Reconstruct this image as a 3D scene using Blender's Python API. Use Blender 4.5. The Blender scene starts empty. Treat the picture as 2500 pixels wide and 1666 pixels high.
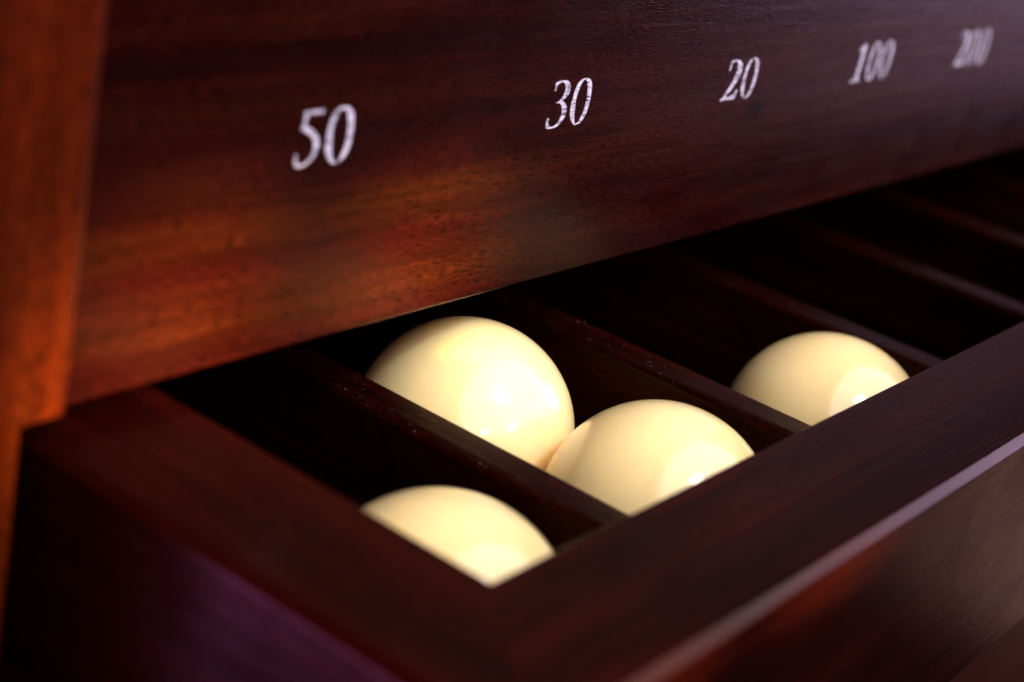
import bpy, bmesh, math, random
from mathutils import Matrix, Vector

MM = 0.001
scene = bpy.context.scene
col = scene.collection

# ------------------------------------------------------------------ camera
cam_data = bpy.data.cameras.new("camera")
cam = bpy.data.objects.new("camera", cam_data)
col.objects.link(cam)
scene.camera = cam
CAM = Vector((-193.29, -225.50, 155.85)) * MM
RIGHT = Vector((0.6015656, -0.7753142, 0.1923712))
UP = Vector((0.1884093, 0.3717328, 0.9090196))
BACK = Vector((-0.7762865, -0.5105904, 0.3696981))
cam.matrix_world = Matrix((
    (RIGHT.x, UP.x, BACK.x, CAM.x),
    (RIGHT.y, UP.y, BACK.y, CAM.y),
    (RIGHT.z, UP.z, BACK.z, CAM.z),
    (0, 0, 0, 1)))
cam_data.sensor_fit = 'HORIZONTAL'
cam_data.sensor_width = 36.0
cam_data.lens = 59.107
cam_data.clip_start = 0.01
cam_data.clip_end = 50.0
cam_data.dof.use_dof = True
cam_data.dof.focus_distance = 0.450
cam_data.dof.aperture_fstop = 7.2
cam_data.dof.aperture_blades = 0

# ------------------------------------------------------------------ world
world = bpy.data.worlds.new("World")
scene.world = world
world.use_nodes = True
bg = world.node_tree.nodes["Background"]
bg.inputs[0].default_value = (0.48, 0.36, 0.62, 1)
bg.inputs[1].default_value = 0.012

scene.view_settings.view_transform = 'Standard'
scene.view_settings.look = 'None'
scene.view_settings.exposure = 0.0
scene.view_settings.gamma = 1.0
scene.view_settings.use_curve_mapping = False
scene.cycles.use_denoising = True
scene.cycles.max_bounces = 10
scene.cycles.caustics_reflective = False
scene.cycles.sample_clamp_indirect = 6.0


# ------------------------------------------------------------------ lamps
def aim(o, target):
    d = Vector(target) - o.location
    o.rotation_euler = d.to_track_quat('-Z', 'Y').to_euler()


def area_lamp(name, loc, target, size, size_y, power, color, shape='RECTANGLE'):
    l = bpy.data.lights.new(name, 'AREA')
    l.shape = shape
    l.size, l.size_y = size, size_y
    l.energy = power
    l.color = color
    o = bpy.data.objects.new(name, l)
    col.objects.link(o)
    o.location = Vector(loc) * MM
    aim(o, Vector(target) * MM)
    return o


def spot_lamp(name, loc, target, deg, blend, radius, power, color):
    l = bpy.data.lights.new(name, 'SPOT')
    l.spot_size = math.radians(deg)
    l.spot_blend = blend
    l.shadow_soft_size = radius
    l.energy = power
    l.color = color
    o = bpy.data.objects.new(name, l)
    col.objects.link(o)
    o.location = Vector(loc) * MM
    aim(o, Vector(target) * MM)
    return o


# broad soft light of the room in front
area_lamp("front_window", (420, -1950, 2050), (150, -30, -20), 7.6, 4.6, 275.0, (1.0, 0.87, 0.87), 'ELLIPSE')
# lamp high in front; its highlight sits on every ball
area_lamp("ceiling_lamp", (170, -870, 1230), (150, -20, -20), 0.36, 0.36, 8.0, (1.0, 0.90, 0.88))
spot_lamp("back_ball_boost", (170, -870, 1230), (150, 4, -14), 3.5, 0.7, 0.09, 200.0, (0.88, 0.93, 1.0))  # extra narrow beam added to whiten the ball at the back
# small far windows that glint on the polish of the balls
area_lamp("glint_window", (-650, -1270, 610), (140, -10, -24), 0.16, 0.10, 1.5, (1.0, 0.97, 0.92))
area_lamp("glint_window", (170, -1390, 640), (140, -10, -24), 0.26, 0.07, 1.5, (1.0, 0.97, 0.92))
area_lamp("glint_window", (190, -1400, 530), (140, -10, -24), 0.18, 0.05, 1.0, (1.0, 0.97, 0.92))
# cool window low to the right
area_lamp("cool_window", (2080, -800, 340), (250, -50, 20), 0.55, 0.9, 8.0, (0.90, 0.64, 1.0))
# added rosy fill low on the right, gives the drawer front its sheen
area_lamp("rosy_fill", (1600, -340, -560), (230, -117, -30), 0.40, 0.35, 0.24, (1.0, 0.50, 0.42))
# added violet fill behind on the left, tints the drawer's side
area_lamp("violet_fill", (-900, 420, -200), (0, -100, -20), 0.5, 0.6, 20.0, (0.60, 0.28, 1.0))
# added narrow warm spots, low in front, lighting patches on post and panel foot
spot_lamp("warm_patch_fill", (50, -1500, 220), (34, 6, 9), 2.2, 1.0, 0.03, 2700.0, (1.0, 0.78, 0.20))
spot_lamp("warm_patch_fill", (110, -1500, 220), (110, 6, 7), 2.2, 1.0, 0.03, 2200.0, (1.0, 0.88, 0.24))


# ------------------------------------------------------------------ materials
def new_mat(name):
    m = bpy.data.materials.new(name)
    m.use_nodes = True
    nt = m.node_tree
    nt.nodes.clear()
    out = nt.nodes.new('ShaderNodeOutputMaterial')
    b = nt.nodes.new('ShaderNodeBsdfPrincipled')
    nt.links.new(b.outputs[0], out.inputs[0])
    return m, nt, b


def ramp(nt, stops):
    r = nt.nodes.new('ShaderNodeValToRGB')
    e = r.color_ramp.elements
    while len(e) < len(stops):
        e.new(0.5)
    for i, (p, c) in enumerate(stops):
        e[i].position = p
        e[i].color = (*c, 1) if len(c) == 3 else c
    return r


def mix(nt, mode, fac, a, b):
    n = nt.nodes.new('ShaderNodeMix')
    n.data_type = 'RGBA'
    n.blend_type = mode
    for sock, v in ((n.inputs[0], fac), (n.inputs[6], a), (n.inputs[7], b)):
        if isinstance(v, bpy.types.NodeSocket):
            nt.links.new(v, sock)
        elif isinstance(v, (int, float)):
            sock.default_value = v
        else:
            sock.default_value = (*v, 1)
    return n.outputs[2]


def wood(name, dark, mid, light, axis='X', rough=0.42, seed=0.0, pore=1.0, dust=0.0, coat=0.05, band=1.0, spec=0.14, knot=None):
    """varnished mahogany; grain runs along the given object axis"""
    m, nt, b = new_mat(name)
    N, L = nt.nodes, nt.links
    tc = N.new('ShaderNodeTexCoord')
    long_, cross = 2.8, 62.0 * band

    def mapped(sl, sc, off):
        mp = N.new('ShaderNodeMapping')
        mp.inputs['Scale'].default_value = (sl, sc, sc) if axis == 'X' else ((sc, sl, sc) if axis == 'Y' else (sc, sc, sl))
        mp.inputs['Location'].default_value = (off, off * 1.7, off * 0.6)
        L.new(tc.outputs['Object'], mp.inputs[0])
        return mp.outputs[0]

    # broad figure: wandering dark and light bands
    n1 = N.new('ShaderNodeTexNoise')
    n1.inputs['Scale'].default_value = 1.0
    n1.inputs['Detail'].default_value = 5.0
    n1.inputs['Roughness'].default_value = 0.55
    n1.inputs['Distortion'].default_value = 0.6
    L.new(mapped(long_, cross, seed), n1.inputs['Vector'])
    r1 = ramp(nt, [(0.30, dark), (0.50, mid), (0.72, light)])
    L.new(n1.outputs[0], r1.inputs[0])
    # finer streaks
    n2 = N.new('ShaderNodeTexNoise')
    n2.inputs['Scale'].default_value = 1.0
    n2.inputs['Detail'].default_value = 4.0
    n2.inputs['Distortion'].default_value = 0.4
    L.new(mapped(26.0, 420.0, seed + 3.1), n2.inputs['Vector'])
    r2 = ramp(nt, [(0.32, (0.55, 0.5, 0.5)), (0.68, (1.25, 1.25, 1.25))])
    L.new(n2.outputs[0], r2.inputs[0])
    c = mix(nt, 'MULTIPLY', 0.8, r1.outputs[0], r2.outputs[0])
    # open pores, short dark dashes along the grain
    n3 = N.new('ShaderNodeTexNoise')
    n3.inputs['Scale'].default_value = 1.0
    n3.inputs['Detail'].default_value = 2.0
    L.new(mapped(330.0, 2300.0, seed + 7.7), n3.inputs['Vector'])
    r3 = ramp(nt, [(0.36, (0.12, 0.1, 0.12)), (0.50, (1, 1, 1)), (0.62, (1, 1, 1)), (0.76, (2.2, 2.0, 1.8))])
    L.new(n3.outputs[0], r3.inputs[0])
    c = mix(nt, 'MULTIPLY', 0.9 * pore, c, r3.outputs[0])
    if knot:
        # a small dark knot with a redder halo, stretched along the grain
        mk = N.new('ShaderNodeMapping')
        mk.vector_type = 'POINT'
        mk.inputs['Scale'].default_value = (75.0, 0.0, 190.0)
        mk.inputs['Location'].default_value = (-75.0 * knot[0], 0, -190.0 * knot[1])
        L.new(tc.outputs['Object'], mk.inputs[0])
        va = N.new('ShaderNodeVectorMath')
        va.operation = 'LENGTH'
        L.new(mk.outputs[0], va.inputs[0])
        ad = N.new('ShaderNodeMath')
        ad.operation = 'MULTIPLY_ADD'
        ad.inputs[1].default_value = 1.1
        L.new(n1.outputs[0], ad.inputs[0])
        L.new(va.outputs['Value'], ad.inputs[2])
        rk = ramp(nt, [(0.50, (0.22, 0.25, 0.3)), (0.95, (1, 1, 1))])
        md = N.new('ShaderNodeMath')
        md.operation = 'DIVIDE'
        md.inputs[1].default_value = 1.6
        L.new(ad.outputs[0], md.inputs[0])
        L.new(md.outputs[0], rk.inputs[0])
        c = mix(nt, 'MULTIPLY', 1.0, c, rk.outputs[0])
    if dust > 0:
        v = N.new('ShaderNodeTexNoise')
        v.inputs['Scale'].default_value = 1500.0
        v.inputs['Detail'].default_value = 1.0
        L.new(tc.outputs['Object'], v.inputs['Vector'])
        rv = ramp(nt, [(0.735 - 0.03 * dust, (0, 0, 0)), (0.80, (1, 1, 1))])
        L.new(v.outputs[0], rv.inputs[0])
        gn = N.new('ShaderNodeNewGeometry')         # dust settles on what faces up
        sx = N.new('ShaderNodeSeparateXYZ')
        L.new(gn.outputs['Normal'], sx.inputs[0])
        up = N.new('ShaderNodeMapRange')
        up.inputs[1].default_value, up.inputs[2].default_value = 0.25, 0.7
        L.new(sx.outputs['Z'], up.inputs[0])
        mu = N.new('ShaderNodeMath')
        mu.operation = 'MULTIPLY'
        L.new(rv.outputs[0], mu.inputs[0])
        L.new(up.outputs[0], mu.inputs[1])
        c = mix(nt, 'MIX', mu.outputs[0], c, (0.22, 0.19, 0.22))
    L.new(c, b.inputs['Base Color'])
    # varnish: uneven gloss
    n4 = N.new('ShaderNodeTexNoise')
    n4.inputs['Scale'].default_value = 55.0
    n4.inputs['Detail'].default_value = 6.0
    L.new(tc.outputs['Object'], n4.inputs['Vector'])
    mr = N.new('ShaderNodeMapRange')
    mr.inputs[1].default_value, mr.inputs[2].default_value = 0.3, 0.7
    mr.inputs[3].default_value, mr.inputs[4].default_value = rough - 0.03, rough + 0.06
    L.new(n4.outputs[0], mr.inputs[0])
    L.new(mr.outputs[0], b.inputs['Roughness'])
    b.inputs['Specular IOR Level'].default_value = spec
    b.inputs['Specular Tint'].default_value = (1.0, 0.42, 0.14, 1)
    b.inputs['Coat Weight'].default_value = coat
    b.inputs['Coat Roughness'].default_value = 0.2
    bp = N.new('ShaderNodeBump')
    bp.inputs['Strength'].default_value = 0.7 * pore
    bp.inputs['Distance'].default_value = 0.00012
    L.new(n3.outputs[0], bp.inputs['Height'])
    bp2 = N.new('ShaderNodeBump')
    bp2.inputs['Strength'].default_value = 0.25
    bp2.inputs['Distance'].default_value = 0.0004
    L.new(n2.outputs[0], bp2.inputs['Height'])
    L.new(bp.outputs[0], bp2.inputs['Normal'])
    L.new(bp2.outputs[0], b.inputs['Normal'])
    return m


M_PANEL = wood("mahogany_panel", (0.0044, 0.0004, 0.0011), (0.0138, 0.0010, 0.0011), (0.0250, 0.0042, 0.0011), 'X', 0.26, 1.3, knot=(0.266, 0.0445))
M_STILE = wood("mahogany_stile", (0.040, 0.0035, 0.0008), (0.072, 0.0074, 0.0012), (0.112, 0.0155, 0.0016), 'Z', 0.34, 4.2)
M_RAIL_X = wood("mahogany_rail_front", (0.004, 0.0004, 0.0004), (0.009, 0.0008, 0.0005), (0.017, 0.0016, 0.0009), 'X', 0.22, 8.4, coat=0.045, spec=0.09, pore=0.6)
M_RAIL_Y = wood("mahogany_rail_side", (0.005, 0.0004, 0.0003), (0.011, 0.0009, 0.0005), (0.020, 0.0018, 0.0008), 'Y', 0.22, 11.6, coat=0.045, spec=0.09, pore=0.6)
M_DIV = wood("mahogany_divider", (0.004, 0.0004, 0.0004), (0.009, 0.0008, 0.0006), (0.019, 0.0019, 0.0009), 'Y', 0.30, 15.3, dust=0.1, coat=0.02, spec=0.10)
M_CARCASE = wood("mahogany_carcase", (0.010, 0.0016, 0.0014), (0.022, 0.0034, 0.0024), (0.038, 0.006, 0.0036), 'X', 0.4, 20.1)
M_INSIDE = wood("drawer_floor_wood", (0.003, 0.0006, 0.0005), (0.006, 0.001, 0.0007), (0.010, 0.0018, 0.001), 'Y', 0.5, 22.0)


def ivory():
    m, nt, b = new_mat("ivory_resin")
    N, L = nt.nodes, nt.links
    tc = N.new('ShaderNodeTexCoord')
    n = N.new('ShaderNodeTexNoise')
    n.inputs['Scale'].default_value = 45.0
    n.inputs['Detail'].default_value = 3.0
    L.new(tc.outputs['Object'], n.inputs['Vector'])
    r = ramp(nt, [(0.3, (0.93, 0.72, 0.34)), (0.7, (0.95, 0.74, 0.38))])
    L.new(n.outputs[0], r.inputs[0])
    L.new(r.outputs[0], b.inputs['Base Color'])
    b.inputs['Roughness'].default_value = 0.30
    b.inputs['Specular IOR Level'].default_value = 0.2
    b.inputs['Coat Weight'].default_value = 1.0
    b.inputs['Coat Roughness'].default_value = 0.075
    b.inputs['Coat IOR'].default_value = 1.6
    b.inputs['Subsurface Weight'].default_value = 0.5
    b.inputs['Subsurface Radius'].default_value = (0.020, 0.016, 0.0035)
    b.inputs['Subsurface Scale'].default_value = 1.0
    # faint handling scratches in the polish
    n2 = N.new('ShaderNodeTexNoise')
    n2.inputs['Scale'].default_value = 160.0
    n2.inputs['Detail'].default_value = 5.0
    L.new(tc.outputs['Object'], n2.inputs['Vector'])
    bp = N.new('ShaderNodeBump')
    bp.inputs['Strength'].default_value = 0.03
    bp.inputs['Distance'].default_value = 0.0001
    L.new(n2.outputs[0], bp.inputs['Height'])
    L.new(bp.outputs[0], b.inputs['Coat Normal'])
    return m


def silver_paint():
    m, nt, b = new_mat("silver_paint")
    N, L = nt.nodes, nt.links
    tc = N.new('ShaderNodeTexCoord')
    mp = N.new('ShaderNodeMapping')
    mp.inputs['Scale'].default_value = (500, 500, 2300)
    mp.inputs['Rotation'].default_value = (0, math.radians(-14), 0)
    L.new(tc.outputs['Object'], mp.inputs[0])
    n = N.new('ShaderNodeTexNoise')
    n.inputs['Scale'].default_value = 1.0
    n.inputs['Detail'].default_value = 3.0
    L.new(mp.outputs[0], n.inputs['Vector'])
    r = ramp(nt, [(0.34, (0.06, 0.03, 0.05)), (0.47, (0.46, 0.42, 0.58)), (0.66, (0.70, 0.66, 0.84))])
    L.new(n.outputs[0], r.inputs[0])
    L.new(r.outputs[0], b.inputs['Base Color'])
    b.inputs['Roughness'].default_value = 0.42
    b.inputs['Metallic'].default_value = 0.15
    bp = N.new('ShaderNodeBump')
    bp.inputs['Strength'].default_value = 0.8
    bp.inputs['Distance'].default_value = 0.00015
    L.new(n.outputs[0], bp.inputs['Height'])
    L.new(bp.outputs[0], b.inputs['Normal'])
    return m


M_IVORY = ivory()
M_SILVER = silver_paint()


# ------------------------------------------------------------------ helpers
def empty(name, loc, label, category, group=None):
    o = bpy.data.objects.new(name, None)
    col.objects.link(o)
    o.location = Vector(loc) * MM
    o.empty_display_size = 0.02
    o["label"] = label
    o["category"] = category
    if group:
        o["group"] = group
    return o


def link(name, me, mat, parent, smooth=True, label=None):
    me.materials.append(mat)
    if smooth:
        for p in me.polygons:
            p.use_smooth = True
    o = bpy.data.objects.new(name, me)
    col.objects.link(o)
    if parent is not None:
        o.parent = parent
        wl = Vector((0, 0, 0))
        q = parent
        while q is not None:
            wl += q.location
            q = q.parent
        o.location = -wl            # mesh data are written in world millimetres
    if label:
        o["label"] = label
    return o


def from_bm(name, bm, mat, parent, label=None, smooth=True):
    bmesh.ops.recalc_face_normals(bm, faces=bm.faces)
    bmesh.ops.scale(bm, vec=(MM, MM, MM), verts=bm.verts)
    for e in bm.edges:
        if len(e.link_faces) == 2 and e.calc_face_angle(0) > math.radians(38):
            e.smooth = False
    me = bpy.data.meshes.new(name)
    bm.to_mesh(me)
    bm.free()
    o = link(name, me, mat, parent, smooth, label)
    if smooth:
        md = o.modifiers.new("wn", 'WEIGHTED_NORMAL')
        md.keep_sharp = True
        md.weight = 100
    return o


def board(name, x0, x1, y0, y1, z0, z1, mat, parent, r=1.0, seg=3, label=None):
    bm = bmesh.new()
    bmesh.ops.create_cube(bm, size=1.0)
    for v in bm.verts:
        v.co = Vector((x0 + (v.co.x + .5) * (x1 - x0), y0 + (v.co.y + .5) * (y1 - y0), z0 + (v.co.z + .5) * (z1 - z0)))
    if r > 0:
        bmesh.ops.bevel(bm, geom=list(bm.edges), offset=r, segments=seg, profile=0.5, affect='EDGES')
    return from_bm(name, bm, mat, parent, label)


def sweep(name, profile, f0, f1, mat, parent, n=1, label=None):
    """closed profile of (u, z); f0 / f1 map a profile point to each end"""
    bm = bmesh.new()
    rings = []
    for k in range(n + 1):
        t = k / n
        rings.append([bm.verts.new(Vector(f0(u, z)).lerp(Vector(f1(u, z)), t)) for u, z in profile])
    for a, b in zip(rings[:-1], rings[1:]):
        m = len(a)
        for i in range(m):
            bm.faces.new((a[i], a[(i + 1) % m], b[(i + 1) % m], b[i]))
    bm.faces.new(rings[0])
    bm.faces.new(list(reversed(rings[-1])))
    return from_bm(name, bm, mat, parent, label)


def arc(cx, cz, r, a0, a1, n=6):
    return [(cx + r * math.cos(math.radians(a0 + (a1 - a0) * i / n)), cz + r * math.sin(math.radians(a0 + (a1 - a0) * i / n))) for i in range(n + 1)]


# ------------------------------------------------------------------ cabinet
YP = 6.8                      # front face of the numbered panel
XR = 1000.0                   # right end of the drawer opening
ZT, ZB = 190.0, -560.0
cabinet = empty("scoreboard_cabinet", (300, 120, ZB),
                "dark red mahogany cabinet whose front panel carries silver numbers", "cabinet")
front_panel = board("front_panel", -20, XR + 20, YP, YP + 18, 4.8, ZT - 4, M_PANEL, cabinet, 0.7,
                    label="dark reddish wooden panel with a row of silver numbers")


def stile(name, pts, y0, y1, rad_edge, label=None):
    """board cut from an outline in the xz plane, front edges rounded"""
    bm = bmesh.new()
    vs = [bm.verts.new((x, y0, z)) for x, z in pts]
    f = bm.faces.new(vs)
    ext = bmesh.ops.extrude_face_region(bm, geom=[f])
    for v in ext['geom']:
        if isinstance(v, bmesh.types.BMVert):
            v.co.y = y1
    fe = [e for e in bm.edges if all(abs(v.co.y - y0) < 1e-6 for v in e.verts)]
    bmesh.ops.bevel(bm, geom=fe, offset=rad_edge, segments=5, profile=0.5, affect='EDGES')
    return from_bm(name, bm, M_STILE, cabinet, label)


stile("stile", [(-62, ZB), (-4, ZB), (-4, 4.2), (6.2, 4.2), (6.2, ZT), (-62, ZT)], 2.4, YP - 0.05, 3.6,
      "orange-red upright post with rounded edge")
stile("stile", [(XR + 62, ZB), (XR + 4, ZB), (XR + 4, 4.2), (XR - 6.2, 4.2), (XR - 6.2, ZT), (XR + 62, ZT)], 2.4, YP - 0.05, 3.6)
board("jamb", -62, -4, YP, 240, ZB, ZT, M_CARCASE, cabinet, 0.5)
board("jamb", XR + 4, XR + 62, YP, 240, ZB, ZT, M_CARCASE, cabinet, 0.5)
board("shelf", -4, XR + 4, YP + 1, 240, -92, -79.5, M_CARCASE, cabinet, 0.5)
board("lower_panel", -4, XR + 4, YP, YP + 18, ZB, -92.2, M_CARCASE, cabinet, 0.5)
board("back_panel", -62, XR + 62, 240.2, 252, ZB, ZT, M_CARCASE, cabinet, 0.5)
board("top_board", -62, XR + 62, YP + 0.2, 240, ZT, ZT + 16, M_CARCASE, cabinet, 0.5)

# ------------------------------------------------------------------ painted numbers
G = {
 '3': [[(0.93,10.22),(0.99,10.69),(0.86,11.52),(0.81,12.21),(1.75,12.76),(3.27,12.99),(4.64,13.01),(5.85,12.84),(6.93,12.39),(7.59,11.72),(7.96,11.0),(8.11,9.88),(7.89,9.06),(7.21,8.35),(6.27,7.73),(5.59,7.37),(6.5,7.09),(7.42,6.46),(8.08,5.7),(8.39,4.7),(8.39,3.71),(8.08,2.62),(7.28,1.56),(6.15,0.82),(4.75,0.18),(2.98,0.0),(1.11,0.11),(0.33,0.39),(0.07,0.83),(0.01,1.67),(0.0,2.37),(0.11,3.05),(0.61,3.24),(1.21,3.02),(1.19,2.68),(0.96,2.42),(1.2,1.84),(1.75,1.23),(2.57,0.83),(3.39,0.8),(4.43,1.12),(5.37,1.74),(5.97,2.67),(6.09,3.63),(5.98,4.62),(5.5,5.64),(4.95,6.24),(4.09,6.73),(3.28,6.73),(2.64,6.94),(2.78,7.18),(3.64,7.35),(4.58,7.94),(5.19,8.51),(5.5,9.25),(5.61,9.93),(5.49,10.91),(5.01,11.63),(4.39,12.09),(3.41,12.27),(2.66,12.1),(2.09,11.78),(1.8,11.32),(1.76,10.77),(1.7,10.3),(1.42,10.11)]],
 '0': [[(3.34,0.0),(2.15,0.68),(1.05,1.91),(0.34,3.25),(0.02,4.68),(0.0,6.37),(0.19,8.45),(0.75,10.5),(1.65,11.89),(3.01,12.7),(4.37,12.89),(5.71,12.79),(6.85,12.3),(7.72,11.46),(8.24,10.37),(8.62,8.5),(8.71,6.65),(8.59,4.67),(8.18,2.85),(7.28,1.35),(6.07,0.39),(4.88,0.03)],
       [(3.15,1.87),(2.78,2.89),(2.5,4.33),(2.18,6.19),(2.11,8.02),(2.46,9.67),(2.98,11.17),(3.64,11.96),(4.41,12.12),(5.01,11.79),(5.49,11.13),(6.02,9.83),(6.43,8.24),(6.58,6.54),(6.53,4.7),(6.19,3.02),(5.56,1.79),(4.92,0.92),(4.33,0.55),(3.71,0.96)]],
 '2': [[(1.11,9.48),(1.09,10.04),(1.23,10.82),(1.1,11.62),(1.53,12.3),(2.85,12.74),(4.99,12.81),(6.71,12.46),(8.1,11.66),(8.78,10.66),(9.09,9.2),(8.93,7.93),(8.28,6.68),(7.31,5.47),(6.34,4.25),(5.05,3.06),(3.93,2.18),(3.16,1.51),(5.17,1.52),(6.95,1.7),(7.67,2.13),(8.12,2.82),(8.36,3.29),(9.0,3.28),(9.67,2.87),(9.26,2.41),(9.1,1.78),(9.02,0.97),(8.69,0.35),(6.78,0.1),(4.28,0.13),(1.94,0.21),(0.97,0.0),(0.25,0.22),(0.0,0.56),(0.97,1.28),(2.41,2.78),(3.61,4.13),(4.73,5.65),(5.54,7.19),(5.94,8.61),(5.94,9.88),(5.7,11.01),(5.06,11.69),(4.12,12.03),(3.25,11.93),(2.6,11.37),(2.36,10.59),(2.27,9.8),(2.04,9.34),(1.6,9.29)]],
 '5': [[(1.38,12.76),(6.67,12.93),(7.29,13.03),(7.34,12.33),(7.18,11.57),(5.87,11.68),(2.91,11.56),(2.47,10.6),(2.49,9.52),(3.86,9.08),(5.59,7.98),(6.86,6.61),(7.32,5.46),(7.31,4.05),(6.77,2.53),(5.72,1.38),(4.19,0.45),(2.58,0.0),(1.29,0.07),(0.32,0.65),(0.0,1.39),(0.08,2.32),(0.18,3.4),(0.93,3.31),(1.1,2.52),(1.4,1.55),(2.26,0.98),(3.42,1.08),(4.54,1.83),(5.34,3.16),(5.47,4.56),(5.12,5.69),(4.37,6.7),(3.12,7.52),(1.73,8.12),(0.78,8.6),(1.05,9.34),(1.4,10.69),(1.42,12.07)]],
 '1': [[(1.31,10.79),(2.71,12.38),(4.69,13.47),(5.67,13.18),(5.96,11.85),(5.96,9.68),(5.99,7.03),(5.62,4.15),(5.5,1.73),(7.31,0.51),(7.62,0.0),(4.28,0.24),(0.45,0.03),(0.0,0.78),(2.29,1.35),(2.86,2.16),(3.01,4.08),(3.11,6.97),(2.93,9.86),(2.6,10.83)]],
}


def spline(pts, k=3):
    """closed Catmull-Rom through the outline points"""
    out = []
    n = len(pts)
    for i in range(n):
        p0, p1, p2, p3 = (Vector(pts[(i + j - 1) % n]) for j in range(4))
        for s in range(k):
            t = s / k
            out.append(0.5 * (2 * p1 + (p2 - p0) * t + (2 * p0 - 5 * p1 + 4 * p2 - p3) * t * t + (3 * p1 - p0 - 3 * p2 + p3) * t ** 3))
    return out


def number(glyphs, label):
    """one painted number: list of (glyph, x, z, width scale, height scale)"""
    cu = bpy.data.curves.new("number", 'CURVE')
    cu.dimensions = '2D'
    cu.fill_mode = 'BOTH'
    cu.extrude = 0.06
    cu.bevel_depth = 0.05
    cu.offset = -0.22
    cu.bevel_resolution = 1
    for g, x, z, sx, sz in glyphs:
        for loop in G[g]:
            pts = spline(loop)
            sp = cu.splines.new('POLY')
            sp.points.add(len(pts) - 1)
            for q, p in zip(sp.points, pts):
                q.co = (x + p.x * sx, z + p.y * sz, 0, 1)
            sp.use_cyclic_u = True
    tmp = bpy.data.objects.new("tmp", cu)
    col.objects.link(tmp)
    dg = bpy.context.evaluated_depsgraph_get()
    me = bpy.data.meshes.new_from_object(tmp.evaluated_get(dg))
    bpy.data.objects.remove(tmp)
    # curve plane (x, y) -> panel plane (x, z)
    me.transform(Matrix(((1, 0, 0, 0), (0, 0, 1, YP - 0.03), (0, 1, 0, 0), (0, 0, 0, 1))))
    me.transform(Matrix.Diagonal((MM, MM, MM, 1)))
    me.flip_normals()
    me.materials.clear()
    return link("painted_number", me, M_SILVER, front_panel, False, label)


number([('5', 62.8, 47.87, 1, 1), ('0', 71.9, 47.6, 1, 1.03)], "silvery painted number 50, nearest the post")
number([('3', 154.15, 47.9, 1, 1), ('0', 163.8, 47.95, 1, 1)], "silvery painted number 30")
number([('2', 242.17, 48.18, 1, 1), ('0', 252.9, 48.0, 1, 1.01)], "silvery painted number 20")
number([('1', 328.66, 47.73, 1, 1), ('0', 338.9, 47.6, 0.95, 1.07), ('0', 348.9, 47.6, 0.95, 1.08)], "silvery painted number 100")
number([('2', 415.4, 47.9, 0.95, 1.06), ('0', 426.1, 47.5, 0.95, 1.08), ('0', 436.6, 47.3, 0.95, 1.09)], "silvery painted number 200")

# ------------------------------------------------------------------ drawer
drawer = empty("ball_drawer", (300, 0, -77.5),
               "dark mahogany drawer pulled out under the panel, split by low dividers", "drawer")
XI, XO = 37.1, 0.4            # left rail: inner and outer face
YI, YO = -80.4, -117.6        # front rail: inner and outer face
ZF = -69.75                   # floor of the compartments
W = XI - XO
prof = ([(0.0, -77.5)] + arc(0.9, -0.9, 0.9, 180, 90, 4) + arc(W - 2.6, -0.9, 0.9, 90, 45, 2) + arc(W - 0.9, -2.6, 0.9, 45, 0, 2) + arc(W - 1.0, -76.5, 1.0, 0, -90, 4))
k = (YI - YO) / W
sweep("front_board", prof, lambda u, z: (XI - u, YI - u * k, z), lambda u, z: (XR - 2, YI - u * k, z), M_RAIL_X, drawer, 1,
      "thick dark front rail with a pale chamfered edge")
sweep("side_board", prof, lambda u, z: (XI - u, YI - u * k, z), lambda u, z: (XI - u, 225, z), M_RAIL_Y, drawer)
sweep("side_board", [(u, z) for u, z in prof], lambda u, z: (XR - 40 + u, YI, z), lambda u, z: (XR - 40 + u, 225, z), M_RAIL_Y, drawer)
board("bottom_board", XI, XR - 40, YI, 225, ZF - 6, ZF, M_INSIDE, drawer, 0)
board("back_board", XI, XR - 40, 213, 225, ZF, -4, M_INSIDE, drawer, 0.6)
ZD = -20.6
DT = 12.0
for xf in (120.2, 211.8, 302.5, 391.2, 480.5, 569.5, 658.5, 747.5, 836.5):
    pd = [(-DT, ZF)] + arc(-DT + 2.6, ZD - 2.6, 2.6, 180, 90, 6) + arc(-0.8, ZD - 0.8, 0.8, 90, 0, 3) + [(0, ZF)]
    sweep("divider", pd, lambda u, z: (xf + u, YI + 0.02, z), lambda u, z: (xf + u, 213, z), M_DIV, drawer)

# ------------------------------------------------------------------ balls
R = 30.75
bm = bmesh.new()
bmesh.ops.create_uvsphere(bm, u_segments=96, v_segments=64, radius=R * MM)
ball_mesh = bpy.data.meshes.new("ball")
bm.to_mesh(ball_mesh)
bm.free()
ball_mesh.materials.append(M_IVORY)
for p in ball_mesh.polygons:
    p.use_smooth = True


def ball(x, y, label, rot):
    o = bpy.data.objects.new("billiard_ball", ball_mesh)
    col.objects.link(o)
    o.location = Vector((x, y, ZF + R)) * MM
    o.rotation_euler = rot
    o["label"] = label
    o["category"] = "ball"
    o["group"] = "cream balls lying in the drawer"


ball(152.25, 11.7, "brightest white ball at the back of its compartment, under the panel edge", (0.3, 0.2, 0.1))
ball(156.8, -49.6, "cream ball touching the bright ball, against the front rail", (1.1, 0.4, 0.9))
ball(68.0, -49.5, "cream ball in the corner compartment nearest the orange post", (0.7, 2.1, 0.3))
ball(251.3, -49.5, "cream ball alone in its compartment, farthest right of the four", (2.0, 0.5, 1.4))
